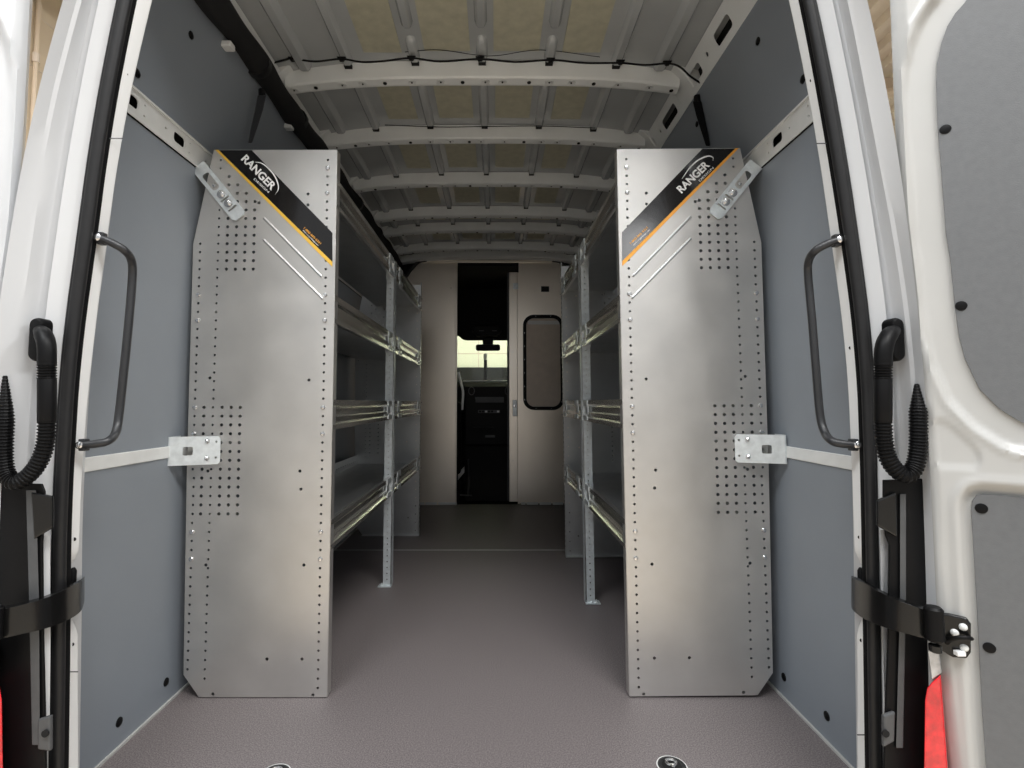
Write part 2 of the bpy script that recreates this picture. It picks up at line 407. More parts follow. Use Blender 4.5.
# ================================================================== rear doors
TH = math.radians(35)
def door(s, name):
    # plane local coords: t outward, z up. Contours traced on the right-hand door; the other one is its mirror image
    O = at(925, 512, .925); O = Vector((O.x, O.y, 0))
    D = Vector((math.cos(TH), -math.sin(TH), 0)); N = Vector((-math.sin(TH), -math.cos(TH), 0))
    def tz(px, py):
        d = ray(px, py); k = (O - CAM).dot(N) / d.dot(N); p = CAM + d * k; return ((p - O).dot(D), p.z)
    def W(t, z, h):
        p = O + D * t + N * h; p.z = z
        if s < 0: p.x = -p.x - .043
        return p
    edge = [tz(*q) for q in [(889, -60), (892, 0), (896, 100), (902, 215), (912, 300), (917, 390), (924, 480), (926, 560), (932, 640), (946, 768), (952, 830)]]
    ez = [e[1] for e in edge][::-1]; et = [e[0] for e in edge][::-1]
    up = [tz(*q) for q in [(965, 0), (956, 10), (948, 23), (942, 40), (938, 60), (937, 80), (938, 117), (942, 167), (947, 233), (951, 256), (956, 306), (960, 335), (966, 358), (981, 389), (1001, 409), (1024, 423)]]
    tl, zl = up[-1]; t0, z0 = up[0]
    up = up + [(tl + .08, zl - .02), (.60, zl - .02), (.62, zl + .02), (.60, z0 + .13), (.25, z0 + .15), (t0 + .09, z0 + .10), (t0 + .03, z0 + .045)]
    lo = [tz(*q) for q in [(1024, 498), (984, 494.5), (977, 496), (973, 502), (972, 512), (978, 612), (983, 712), (987, 768), (991, 830)]] 
    lo = lo + [(.6, lo[-1][1]), (.6, lo[0][1] - .012)]
    tri = [tz(*q) for q in [(934, 420), (933, 432), (936, 462), (941, 468), (975, 469), (981, 464), (981, 455), (975, 446), (950, 424), (941, 419)]]
    zs = np.linspace(ez[0], 1.72, 230); ss = np.concatenate([np.linspace(0, .06, 10), np.linspace(.065, .45, 85), np.linspace(.46, 1, 25)])
    Tt = np.array([[np.interp(z, ez, et) + q * .72 for q in ss] for z in zs]); Zz = np.repeat(zs[:, None], len(ss), 1)
    def sdf(poly):
        P_ = np.array(poly); d = np.full(Tt.shape, 9.); inside = np.zeros(Tt.shape, bool)
        for i in range(len(P_)):
            a, b = P_[i], P_[(i + 1) % len(P_)]; e = b - a
            w0, w1 = Tt - a[0], Zz - a[1]; k = np.clip((w0 * e[0] + w1 * e[1]) / max(e.dot(e), 1e-12), 0, 1)
            d = np.minimum(d, np.hypot(w0 - e[0] * k, w1 - e[1] * k))
            c = ((a[1] > Zz) != (b[1] > Zz)) & (Tt < (e[0]) * (Zz - a[1]) / (e[1] if abs(e[1]) > 1e-9 else 1e-9) + a[0])
            inside ^= c
        return np.where(inside, -d, d)
    sm = lambda x: x * x * (3 - 2 * x)
    du, dl, dt = sdf(up), sdf(lo), sdf(tri)
    H = np.zeros(Tt.shape)
    H -= .016 * (1 - sm(np.clip((du - .038) / .010, 0, 1)))
    H += .0035 * np.exp(-((du - .052) / .004) ** 2)
    H -= .012 * (1 - sm(np.clip((dl - .004) / .014, 0, 1)))
    H += .004 * np.exp(-((dl - .022) / .006) ** 2)
    H -= .004 * (1 - sm(np.clip((dt + .004) / .006, 0, 1)))
    eg = (Tt - Tt[:, :1]); H -= .022 * (1 - np.clip(eg / .014, 0, 1)) ** 2
    H -= .006 * (1 - sm(np.clip((eg - .014) / .004, 0, 1)))
    n, m_ = Tt.shape
    vs = [W(Tt[i, j], Zz[i, j], H[i, j]) for i in range(n) for j in range(m_)]
    fs = [(i * m_ + j, i * m_ + j + 1, (i + 1) * m_ + j + 1, (i + 1) * m_ + j) for i in range(n - 1) for j in range(m_ - 1)]
    mb = MB().add(vs, fs)
    # outer skin and edges so the door has thickness
    for row in (0, n - 1):
        a = [W(Tt[row, j], Zz[row, j], H[row, j]) for j in range(m_)]; b = [W(Tt[row, j] + .0, Zz[row, j], -.055) for j in range(m_)]
        mb.rings([a, b], closed=False)
    le = [W(Tt[i, 0], Zz[i, 0], H[i, 0]) for i in range(n)]; lb = [W(Tt[i, 0], Zz[i, 0], -.055) for i in range(n)]
    re = [W(Tt[i, -1], Zz[i, -1], H[i, -1]) for i in range(n)]; rb = [W(Tt[i, -1], Zz[i, -1], -.055) for i in range(n)]
    mb.rings([le, lb], closed=False); mb.rings([re, rb], closed=False); mb.rings([lb, rb], closed=False)
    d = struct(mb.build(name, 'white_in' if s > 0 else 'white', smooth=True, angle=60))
    for poly, hh in ((up, -.0135), (lo, -.0095)):
        q = MB().prism([W(t, z, hh) for t, z in poly], (W(0, 0, .004) - W(0, 0, 0))); q.build('door_board', 'doorboard', d)
    for px, py, hh in ((946, 127, -.009), (962, 305, -.009), (982, 509, -.005), (990, 649, -.005)):
        t, z = tz(px, py); MB().lathe([(.0085, 0), (.0080, .0012), (.005, .002), (.0, .002)], W(t, z, hh), W(0, 0, 1) - W(0, 0, 0), 16).build('clip', 'black', d, smooth=True)
    return d, W, tz
d1, W1, tz1 = door(1, 'door_1')
d2, W2, tz2 = door(-1, 'door_2')

# ================================================================== hinges
def hinge(s):
    side = 'right' if s > 0 else 'left'
    if s > 0:
        st = [(851, 578, 604, 1.07), (852, 578, 609, 1.045), (857, 580, 614, 1.01), (866, 584, 620, .975), (878, 591, 625, .945), (892, 598, 630, .92), (908, 604, 634, .90), (922, 609, 638, .895), (932, 611, 640, .895)]
    else:
        st = [(84, 578, 600, 1.07), (83.5, 579, 605, 1.045), (80, 582, 612, 1.01), (70, 587, 619, .975), (56, 594, 625, .945), (40, 600, 630, .92), (22, 605, 634, .90), (4, 609, 638, .895), (-8, 611, 640, .895)]
    def cr(vals):
        return spline([(v, 0, 0) for v in vals], 4)
    xs = [v.x for v in cr([q[0] for q in st])]; y0 = [v.x for v in cr([q[1] for q in st])]; y1 = [v.x for v in cr([q[2] for q in st])]; Yv = [v.x for v in cr([q[3] for q in st])]
    root = thing('door_hinge', at(st[-1][0], 640, .9), 'black curved hinge arm reaching round the door seal on the %s' % side, 'hinge', 'hinge arms of the rear doors')
    rings = []
    for x, a, b, Y in zip(xs, y0, y1, Yv):
        A, B = at(x, a, Y), at(x, b, Y); i = len(rings)
        th = Vector((s * .010, .014, 0))
        lip = Vector((0, .010, .002))
        rings.append([A, B, B + th, A + th])
    arm = MB().rings(rings).build('hinge_arm', 'gloss_black', root, smooth=True, bevel=.003, seg=3, angle=50)
    # stop knob at the inner end
    kx = 861 if s > 0 else 73
    p = at(kx, 574, 1.03); MB().tube([p + Vector((0, 0, -.03)), p + Vector((0, 0, .006)), p + Vector((0, 0, .012))], [.006, .006, .003], 10).build('stop_pin', 'black', root, smooth=True)
    if s > 0:
        MB().lathe([(.010, 0), (.0135, .004), (.0135, .052), (.010, .056)], at(935, 641, .888), (0, 0, 1), 20).build('knuckle', 'black', root, smooth=True)
        MB().lathe([(.006, -.012), (.009, -.010), (.009, 0), (.006, .002)], at(935, 645, .888), (0, 0, 1), 14).build('pin', 'gloss_black', root, smooth=True); MB().lathe([(.010, 0), (.010, .005), (.006, .008)], at(935, 612, .888), (0, 0, 1), 14).build('pin_cap', 'gloss_black', root, smooth=True)
        pl = []
        for px, py in ((937, 611), (948, 612), (966, 616), (970, 622), (970, 650), (966, 656), (952, 655), (940, 648), (936, 645)):
            t, z = tz1(px, py); pl.append(W1(t, z, .002))
        br = MB().prism(pl, (W1(0, 0, .010) - W1(0, 0, 0))).build('hinge_bracket', 'gloss_black', root, bevel=.003, seg=3)
        for px, py in ((962, 624.5), (953.5, 630), (963, 645)):
            t, z = tz1(px, py); q = W1(t, z, .011)
            MB().lathe([(.0060, 0), (.0060, .002), (.0048, .004), (.003, .005), (0, .0052)], q, W1(0, 0, 1) - W1(0, 0, 0), 16).build('bolt', 'rail', root, smooth=True)
        t, z = tz1(959, 648); q = W1(t, z, .018); MB().box(q.x - .008, q.x + .006, q.y - .004, q.y + .006, q.z - .006, q.z + .002).build('stop_buffer', 'ink', root, bevel=.0015)
        lp = [W1(*tz1(px, py), h) for px, py, h in ((946, 640, .012), (948, 635, .022), (956, 632, .026), (966, 633, .022), (970, 636, .012))]
        MB().tube(spline(lp, 6), .0035, 10).build('check_strap', 'black', root, smooth=True)
    else:
        MB().lathe([(.010, 0), (.0135, .004), (.0135, .052), (.010, .056)], at(-8, 641, .888), (0, 0, 1), 20).build('knuckle', 'black', root, smooth=True)
hinge(1); hinge(-1)

# ================================================================== wiring conduits
def conduit(s):
    side = 'right' if s > 0 else 'left'
    mx = (lambda x: x) if s > 0 else (lambda x: 930 - x)
    root = thing('wiring_conduit', at(mx(884), 480, .93), 'black corrugated wiring hose looping from the jamb to the %s rear door' % side, 'wiring hose', 'wiring hoses of the rear doors')
    o = rrect(-.0125, .0125, -.040, .040, .0120)
    c = at(893 if s > 0 else 41, 340, .957)
    MB().rings([[c + Vector((u * k, -h, v * (k if k == 1 else .93))) for u, v in o] for k, h in ((1, -.01), (1, .008), (.8, .014), (.4, .015))]).build('grommet_plate', 'black', root, smooth=True)
    ex_ = (894, 890, 885.5, 883.5, 883) if s > 0 else (40.5, 43, 46, 47, 47)
    el = [at(ex_[0], 331, .950), at(ex_[1], 334, .935), at(ex_[2], 342, .925), at(ex_[3], 352, .922), at(ex_[4], 366, .922)]
    MB().tube(spline(el, 8), [.011 + .003 * min(1, i / 10) for i in range(33)], 16).build('elbow', 'black', root, smooth=True)
    def corr(path, r, per=.0058, name='hose', taper=0):
        pts = spline(path, 40); L = [0]
        for a, b in zip(pts, pts[1:]): L.append(L[-1] + (b - a).length)
        n = int(L[-1] / per * 4); out, rr = [], []
        for i in range(n + 1):
            t = L[-1] * i / n; k = min(max(np.searchsorted(L, t), 1), len(L) - 1); q = (t - L[k - 1]) / max(L[k] - L[k - 1], 1e-9)
            out.append(pts[k - 1].lerp(pts[k], q)); rr.append(r * ((1.0, .98, .84, .84)[i % 4]) * (min(1, .25 + .75 * (L[-1] - t) / taper) if taper else 1))
        MB().tube(out, rr, 14).build(name, 'black', root, smooth=False)
    corr([at(mx(883), 362, .922), at(mx(883), 371, .922), at(mx(883), 379, .922)], .0145, .0048)
    MB().tube([at(mx(883), y, .922) for y in (377.5, 380, 400, 421, 423)], [.0125, .0138, .0138, .0138, .012], 18).build('sleeve', 'black', root, smooth=True)
    end = [(883, 422), (884, 440), (888, 458), (897, 471), (907, 475), (914.5, 467), (918, 450), (918.5, 430), (918, 408), (916.5, 384)]
    ds = [.922, .922, .92, .918, .916, .918, .920, .922, .926, .932]
    if s < 0:
        end = [(47, 422), (46, 440), (41, 458), (31, 473), (18, 482), (8, 477), (4, 462), (4, 440), (5.5, 408), (5, 376)]
        corr([at(x, y, d) for (x, y), d in zip(end, ds)], .0140, taper=.08)
    else: corr([at(x, y, d) for (x, y), d in zip(end, ds)], .0143, taper=.05)
conduit(1); conduit(-1)

# ================================================================== tail lights
def tail(s):
    side = 'right' if s > 0 else 'left'
    mx = (lambda x: x) if s > 0 else (lambda x: 927 - x)
    root = thing('tail_light', at(mx(936), 900, .9), 'red tail light lens low on the %s corner of the van' % side, 'tail light', 'tail lights')
    r1 = [(925, 700), (927, 688), (932, 682), (941, 674), (943, 700), (948, 768), (954, 900), (922, 900), (924, 768)]
    r2 = [(932, 680), (928, 652), (931, 640), (938, 640), (942, 673)]
    MB().rings([[at(mx(x), y, Y) for x, y in r1] for Y in (.905, .932)]).build('red_lens', 'red', root, bevel=.003)
    MB().rings([[at(mx(x), y, Y) for x, y in r2] for Y in (.907, .93)]).build('clear_lens', 'clear', root, bevel=.002)
tail(1); tail(-1)

# ================================================================== grab handles
def handle(s):
    side = 'right' if s > 0 else 'left'
    if s < 0: pts = [(100, 238, 1.006), (112, 243, 1.010), (124, 250, 1.02), (131, 259, 1.045), (132.5, 275, 1.06), (129, 320, 1.06), (124, 370, 1.06), (119, 415, 1.06), (115.5, 433, 1.045), (108, 441, 1.02), (95, 444, 1.010), (82, 445, 1.004)]
    else: pts = [(838, 240, 1.006), (827, 244, 1.010), (815, 251, 1.02), (809, 260, 1.045), (808, 275, 1.06), (812, 320, 1.06), (816, 370, 1.06), (820, 415, 1.06), (825, 433, 1.045), (832, 441, 1.02), (843, 444, 1.010), (855, 445, 1.004)]
    root = thing('grab_handle', at(pts[-1][0], pts[-1][1], 1.02), 'dark grey grab handle screwed to the %s pillar of the rear opening' % side, 'grab handle', 'grab handles on the rear pillars')
    P_ = spline([at(*p) for p in pts], 8); n = len(P_)
    rr = [.0078 - .0015 * max(0, 1 - min(i, n - 1 - i) / 8) for i in range(n)]
    MB().tube(P_, rr, 14).build('bar', 'dark', root, smooth=True)
    for k in (0, -1):
        x, y, Y = pts[k]; c = at(x, y, Y)
        m = [at(x - 3.5, y - 6, Y), at(x + 3.5, y - 6, Y), at(x + 3.5, y + 6, Y), at(x - 3.5, y + 6, Y)]
        MB().prism([q + Vector((0, .012, 0)) for q in m], (0, -.014, 0)).build('mount', 'dark', root, bevel=.002)
        MB().lathe([(.0075, 0), (.007, .003), (.004, .005), (0, .005)], c + Vector((s * .002, -.003, 0)), (0, -1, 0), 14).build('screw', 'bolt', root, smooth=True)
handle(-1); handle(1)

# ================================================================== shelving units
YF, YR = 1.45, 3.20
IN = .408
def ux(px, py):           # traced on the left unit's end panel -> (distance outward from aisle edge, z)
    p = at(px, py, YF); return (-p.x - IN, p.z)
OUT = [(0, .0), (.345, .0), (.388, .058), (.398, .6), (.402, 1.24), (.352, 1.514), (0, 1.514)]
G = .0252
GZ = .02435
def panel_holes(front=True):
    H = []; zb = [ux(328, y)[1] for y in (170, 197, 293, 319, 407, 432, 530, 556)]
    u0 = .030; ztop = ux(328, 160)[1]; z = ztop; bolts = []
    colz = []
    while z > .02: colz.append(z); z -= GZ
    def near(z): return any(abs(z - b) < GZ * .5 for b in zb)
    for z in colz:
        t = 1.514 - z
        in_st = front and False
        u = .025
        if front and (.235 < t < .33): pass
        if near(z) : bolts.append((u, z))
        else: H.append((u, z, .0036))
    # outer column and second column
    for z in colz:
        if z < 1.245 and z > .07:
            u = .382 - (.004 if z < .6 else 0)
            if near(z): bolts.append((u, z))
            else: H.append((u, z, .0036))
        uB = .331
        if z > .03 and not (1.36 < z < 1.46): H.append((uB, z, .0034))
        for k in range(1, 5):
            u = uB - k * G
            if 1.165 < z < 1.50 and (z < 1.514 - (.352 - u) - .022): H.append((u, z, .0047))
        if .465 < z < .800:
            for k in (-1, 1, 2, 3): H.append((uB - k * G if k > 0 else uB + G, z, .0047))
    for q in ((259, 203), (308, 194), (308, 205), (309, 380), (301, 489), (300, 471), (210, 378), (208, 471), (206, 565), (204, 659), (213, 694), (304, 565), (267, 659), (302, 659), (313, 695)):
        u, z = ux(*q)
        H.append((u, z, .0045))
    # remove duplicates that overlap
    out = []
    for h in H:
        if all((h[0] - g[0]) ** 2 + (h[1] - g[1]) ** 2 > (.0085) ** 2 for g in out): out.append(h)
    return out, bolts
PH, PB = panel_holes()
FONT = None
def text_mesh(body, size, mtx, off=.0, shear=0, th=.0004):
    cu = bpy.data.curves.new('t', 'FONT'); cu.body = body; cu.size = size; cu.offset = off; cu.shear = shear; cu.extrude = th; cu.align_x = 'LEFT'
    o = bpy.data.objects.new('t', cu); COL.objects.link(o)
    dg = bpy.context.evaluated_depsgraph_get(); me = bpy.data.meshes.new_from_object(o.evaluated_get(dg)); bpy.data.objects.remove(o); bpy.data.curves.remove(cu)
    xs = [v.co.x for v in me.vertices]; w = max(xs) - min(xs); x0 = min(xs)
    for v in me.vertices: v.co.x -= x0
    me.transform(mtx(w)) if callable(mtx) else me.transform(mtx)
    return me
def text_between(body, a, b, h, off, shear):
    """baseline from a to b (world points on a plane facing -Y), cap height h"""
    ex = (b - a); L = ex.length; ex.normalize(); ez = Vector((0, -1, 0)); ey = ez.cross(ex)
    def mk(w):
        m = Matrix((ex * (L / w), ey * (h / .7), ez)).transposed().to_4x4(); m.translation = a; return m
    return text_mesh(body, 1.0, mk, off, shear, .0004)
unit_z = {}
def shelf_unit(s, YR, yp):
    side = 'left' if s < 0 else 'right'
    X = lambda u: s * (IN + u)
    root = thing('shelving_unit', (s * .6, 2.3, 0), ('longer' if s < 0 else 'shorter') + ' galvanised steel shelving unit along the %s wall of the van' % side, 'shelving', 'steel shelving units along the van walls')
    # ---- end panels
    mtx = lambda Y: frame((s * IN, Y, 0), (s, 0, 0), (0, 0, 1)) if s > 0 else Matrix(((-1, 0, 0, -IN), (0, 0, 1, Y), (0, 1, 0, 0), (0, 0, 0, 1)))
    me = sheet([(u, z + .003) for u, z in OUT], PH, .0012, mtx(YF), 'end_panel')
    link('end_panel', me, 'galv', root)['label'] = 'front end panel with punched holes'
    me = sheet([(u, z + .003) for u, z in OUT], PH[::2], .0012, mtx(YR), 'end_panel')
    link('end_panel', me, 'galv_shelf', root)
    fl = MB(); fl.box(X(-.0012), X(.0012), YF + .001, YF + .030, .003, 1.517); fl.build('panel_flange', 'galv', root)
    fl = MB(); fl.box(X(-.0012), X(.0012), YR - .030, YR - .001, .003, 1.529); fl.build('panel_flange', 'galv_shelf', root)
    fl = MB()
    for z in np.arange(.05, 1.5, G): fl.box(X(-.0016), X(-.001), YR - .018, YR - .013, z, z + .012)
    fl.build('flange_slots', 'void', root)
    ft = MB(); ft.box(X(.0), X(.34), YF + .002, YF + .03, .001, .004); ft.build('floor_flange', 'galv', root)
    ft = MB(); ft.box(X(.0), X(.34), YR - .03, YR - .002, .001, .004); ft.build('floor_flange', 'galv_shelf', root)
    # embossed ribs
    for a, b in (((265, 219), (321, 276)), ((265, 241), (322, 298))):
        ua, ub = ux(*a), ux(*b); A, B = Vector((X(ua[0]), YF - .001, ua[1])), Vector((X(ub[0]), YF - .001, ub[1]))
        d = (B - A).normalized(); q = spline([A, A + d * .005, A.lerp(B, .5), B - d * .005, B], 4)
        MB().tube(q, [.001] + [.0034] * (len(q) - 2) + [.001], 10).build('embossed_rib', 'galv_shelf', root, smooth=True)
    # bolts on the front panel
    bproto = MB().lathe([(.0068, 0), (.0068, .0015), (.0048, .004), (0, .0048)], (0, 0, 0), (0, -1, 0), 10)
    b0 = None
    for u, z in PB:
        if b0 is None:
            b0 = bproto.build('bolt', 'bolt', root, smooth=True); b0.location = (X(u), YF - .001, z)
        else:
            c = b0.copy(); COL.objects.link(c); c.parent = root; c.matrix_parent_inverse = b0.matrix_parent_inverse.copy(); c.location = (X(u), YF - .001, z)
    # ---- sticker
    ys = YF - .0020
    band = [ux(219, 150.5), ux(252, 150.5), ux(332.5, 233), ux(332.5, 262)]
    yel = [ux(215.5, 150), ux(219, 150), ux(332.5, 262), ux(332.5, 267)]
    w3 = lambda q, y=ys: Vector((X(max(q[0], .001)), y, min(q[1], 1.5165)))
    st = MB().prism([w3(q) for q in band], (0, .0006, 0)).build('sticker', 'sticker', root); st['label'] = 'glossy black sticker with white lettering'
    MB().prism([w3(q) for q in yel], (0, .0006, 0)).build('sticker_stripe', 'yellow' if s < 0 else 'orange', st)
    yt = ys - .0003
    atr = lambda x, y, Y: at(x, y, Y) + Vector((.0085 * at(x, y, Y).z, 0, 0))
    if s < 0:
        A, B = at(241, 159.5, yt), at(271.5, 190.5, yt); C_, D_ = at(253.5, 179.5, yt), at(268, 193, yt)
        E_, F_ = at(303.5, 228.5, yt), at(320, 244.5, yt); sw = [(255, 162), (261, 163), (267, 167), (274, 175), (278, 184), (278, 190), (275, 194.5)]
        E2, F2 = at(302.5, 230.5, yt), at(318, 246, yt)
    else:
        A, B = atr(681.5, 194.5, yt), atr(710, 167, yt); C_, D_ = atr(700, 183.2, yt), atr(714, 169.7, yt)
        E_, F_ = atr(631, 245, yt), atr(648, 229, yt); sw = [(682, 180), (689, 170), (696, 163), (703, 159), (709, 157.5), (713, 159), (713, 162)]
        E2, F2 = atr(633.5, 246.5, yt), atr(650, 231, yt)
    link('lettering', text_between('RANGER', A, B, .0215, .028, .0), 'ink', st)
    link('lettering', text_between('DESIGN', C_, D_, .0062, 0, 0), 'ink', st)
    link('lettering', text_between('1-800-565-5321', E_, F_, .0058, .012, 0), 'orange', st)
    link('lettering', text_between('www.rangerdesign.com', E2, F2, .0040, .0, 0), 'ink', st)
    q = spline([(atr if s > 0 else at)(x, y, yt) for x, y in sw], 6); rings = []
    for i, p in enumerate(q):
        t = (q[min(i + 1, len(q) - 1)] - q[max(i - 1, 0)]).normalized(); nn = Vector((-t.z, 0, t.x)); k = i / (len(q) - 1); w = .0004 + .0016 * math.sin(PI * min(1, k * 1.1)) ** .7
        rings.append([p + nn * w, p - nn * w, p - nn * w + Vector((0, .0004, 0)), p + nn * w + Vector((0, .0004, 0))])
    MB().rings(rings).build('swoosh', 'ink', st)
    # ---- shelves
    for (z0, z1, dep) in ((1.352, 1.432, .275), (1.02, 1.097, .36), (.722, .800, .378), (.392, .470, .378)):
        y0, y1 = YF + .003, YR - .003
        t = MB(); t.box(X(.004), X(dep), y0, y1, z0 + .030, z0 + .0315)
        sh = t.build('shelf', 'galv_shelf', root)
        h = z1 - z0
        prof = [(.012, 0), (0, 0), (0, .010), (.004, .013), (.007, .016), (.002, .030), (.010, .034), (.010, h - .022), (.003, h - .016), (0, h - .012), (0, h), (.010, h), (.010, h - .006),
                (.012, h - .006), (.012, h + .0015), (-.0015, h + .0015), (-.0015, h - .014), (.0015, h - .018), (.0085, h - .024), (.0085, .036), (.0005, .032), (.0055, .016), (.0025, .0145), (-.0015, .011), (-.0015, -.0015), (.012, -.0015)]
        MB().rings([[(X(u), y, z0 + v) for u, v in prof] for y in (y0, y1)]).build('front_lip', 'lip', sh)
        holes = [rrect(y, y + .018, .018, .024, .003, 2) for y in np.arange(y0 + .05, y1 - .05, .04)]
        me = sheet([(y0, 0), (y1, 0), (y1, .055), (y0, .055)], holes, .0015, frame((X(dep), 0, z0 + .03), (0, 1, 0), (0, 0, 1)), 'back_lip')
        link('back_lip', me, 'galv_shelf', sh)
        # clip plates by the post and at the rear
        for yy in (yp - .07, yp + .16, YR - .10):
            c = MB(); c.box(X(-.004), X(-.001), yy - .035, yy + .045, z1 - .022, z1 + .002); c.box(X(.0), X(.004), yy - .028, yy + .022, z0 + .026, z0 + .058); c.box(X(-.004), X(-.001), yy - .030, yy + .050, z0 + .002, z0 + .020)
            c.build('clip_plate', 'zinc', sh, bevel=.0008)
        for yy in (yp + .018, YR - .014):
            for zz in (z0 + .008, z1 - .006): MB().lathe([(.004, 0), (.004, .002), (.002, .004)], (X(-.0045), yy, zz), (-s, 0, 0), 8).build('bolt', 'bolt', sh)
    # ---- middle post: angle profile with holes
    zt = 1.428
    hl = [(.015, z, .003) for z in np.arange(.03, zt - .01, G * .99)]
    me = sheet([(0, .004), (.032, .004), (.032, zt), (0, zt)], hl, .002, mtx(yp), 'post')
    post = link('middle_post', me, 'zinc', root)
    me = sheet([(yp, .004), (yp + .034, .004), (yp + .034, zt), (yp, zt)], [(yp + .017, z, .003) for z in np.arange(.03, zt - .01, G * .99)], .002, frame((X(-.0045), 0, 0), (0, 1, 0), (0, 0, 1)), 'post')
    link('post_flange', me, 'zinc', post)
    for (z0, z1) in ((1.345, 1.428), (1.015, 1.10), (.715, .803), (.385, .472)):
        hh = [(.015, z0 + .018 + k * .0235, .003) for k in range(3)]
        link('post_splice', sheet([(-.002, z0), (.034, z0), (.034, z1), (-.002, z1)], hh, .002, mtx(yp - .003), 'sp'), 'zinc', post)
    fo = MB().box(X(-.006), X(.052), yp - .016, yp + .022, .001, .004)
    for u in (.02, .038): fo.lathe([(.008, 0), (.008, .003), (.004, .005), (.003, .010)], (X(u), yp + .002, .004), (0, 0, 1), 10)
    fo.build('post_foot', 'zinc', root, smooth=True)
    # ---- lower wall bracket
    y_b = YF - .005
    P0 = ux(168.5, 464); P1 = ux(217.5, 436); zc0, zc1 = P0[1], P1[1]; uo, ui = P0[0], P1[0]
    slot = rrect(.0415, .056, .028, .048, .004) 
    Hh = zc1 - zc0; Lb = uo - ui
    out = [(0, 0), (Lb - .006, 0), (Lb, .006), (Lb, Hh - .008), (Lb - .006, Hh), (0, Hh)]
    holes = [rrect(.032, .056, Hh * .34, Hh * .64, .004)] + [(.112, Hh * .80, .003), (.112, Hh * .24, .003)]
    Aw, Bw = at(168.5, 464, 1.400), at(220, 464, y_b - .001)
    if s > 0: Aw.x, Bw.x = -Aw.x, -Bw.x
    Lb = math.hypot(Bw.x - Aw.x, Bw.y - Aw.y); ex = Vector(((Bw.x - Aw.x) / Lb, (Bw.y - Aw.y) / Lb, 0)); zc0 = Bw.z; ey = Vector((0, 0, 1)); ez = Vector((-ex.y * -s, 1, 0)).normalized() if 0 else Vector((ex.y * 0, 1, 0))
    ez = Vector((-ex.y, ex.x, 0)); ez = ez if ez.y > 0 else -ez
    m4 = Matrix((ex, ey, ez)).transposed().to_4x4(); m4.translation = Vector((Aw.x, Aw.y, zc0))
    out = [(0, 0), (Lb - .006, 0), (Lb, .006), (Lb, Hh - .008), (Lb - .006, Hh), (0, Hh)]
    br = link('wall_bracket', sheet(out, holes, .003, m4, 'br'), 'zinc', root)
    MB().box(Aw.x, Aw.x + s * .003, Aw.y - .0015, Aw.y + .05, zc0, zc0 + Hh).build('bracket_flange', 'zinc', br)
    for k in (.83, .22):
        MB().lathe([(.0075, 0), (.0075, .002), (.006, .0025), (.0055, .006), (.003, .0075), (0, .0075)], Vector((Aw.x, Aw.y, zc0 + Hh * k)) + ex * .091 - ez * .002, (0, -1, 0), 6).build('bolt', 'bolt', br)
    # ---- upper diagonal wall bracket
    A, B = at(204, 173, y_b), at(239, 216, y_b)
    if s > 0: A.x, B.x = -A.x, -B.x
    ex = (B - A).normalized(); L = (B - A).length; ey = Vector((ex.z, 0, -ex.x)) * (-1)
    m4 = Matrix((ex, ey, Vector((0, 1, 0)))).transposed().to_4x4(); m4.translation = A
    hw = .0215
    out = [(-.012, -hw), (L - .004, -hw), (L + .006, -hw + .008), (L + .006, hw - .008), (L - .004, hw), (-.012, hw)]
    holes = [rrect(.004, .062, -.011, .011, .008), rrect(.095, .101, -.014, .014, .002), rrect(.130, .136, -.014, .014, .002)]
    ub = link('wall_bracket', sheet(out, holes, .0035, m4, 'br'), 'zinc', root)
    for t in (.082, .115):
        p = A + ex * t + Vector((0, -.002, 0)); q = MB(); q.lathe([(.0125, 0), (.0125, .0015), (.0075, .002), (.0075, .007), (.003, .0085), (0, .0085)], p, (0, -1, 0), 14)
        q.build('bolt', 'bolt', ub)
    p = A + ex * .046 + Vector((0, .002, 0)); MB().lathe([(.005, 0), (.005, .002), (0, .003)], p, (0, -1, 0), 10).build('bolt', 'bolt', ub)
    # wall tab
    c = A - ex * .012; tb = MB(); tb.prism([c + ey * hw, c - ey * hw, c - ey * hw + Vector((s * .012, -.0, .012)), c + ey * hw + Vector((s * .012, 0, .012))], (0, .05, 0)); tb.build('bracket_flange', 'zinc', ub)
    return root
shelf_unit(-1, 3.17, 2.30); ru = shelf_unit(1, 2.735, 2.105)
ru.rotation_euler = (0, -.0085, 0); ru.location.z += .0036  # this unit leans very slightly towards the aisle

# ================================================================== roof items
# wiring along the first bow
pts = [(246, 72), (262, 66), (285, 60), (292, 58.5), (315, 61.5), (341, 59), (362, 62), (385, 61), (411, 58), (440, 61.5), (480, 59), (515, 62), (551, 60), (585, 63), (621, 63), (645, 65), (668, 63.5), (680, 67), (690, 76), (703, 84), (712, 84)]
ce = spline([at(x, y, 1.695) for x, y in pts], 5)
cb = thing('wiring_cable', at(480, 60, 1.745), 'thin black wiring cable running along the nearest roof bow', 'cable')
MB().tube(ce, .0032, 8).build('cable', 'black', cb, smooth=True)
for x, y in ((292, 59), (341, 59), (411, 58), (480, 58.5), (551, 60), (621, 62), (668, 63)):
    p = at(x, y, 1.692); MB().prism([p + Vector(v) for v in ((-.016, 0, .010), (.016, 0, .010), (.006, 0, -.004), (-.006, 0, -.004))], (0, .012, 0)).build('cable_clip', 'black', cb, bevel=.002)
MB().tube(spline([at(x, y, 1.70) for x, y in ((405, 52), (440, 50), (490, 56), (540, 50), (600, 57))], 6), .0012, 6).build('loose_lead', 'black', cb)
MB().tube(spline([at(x, y, 2.16) for x, y in ((385, 125), (440, 127), (483, 126.5), (540, 126), (595, 128))], 6), .002, 6).build('loose_lead', 'black', cb)
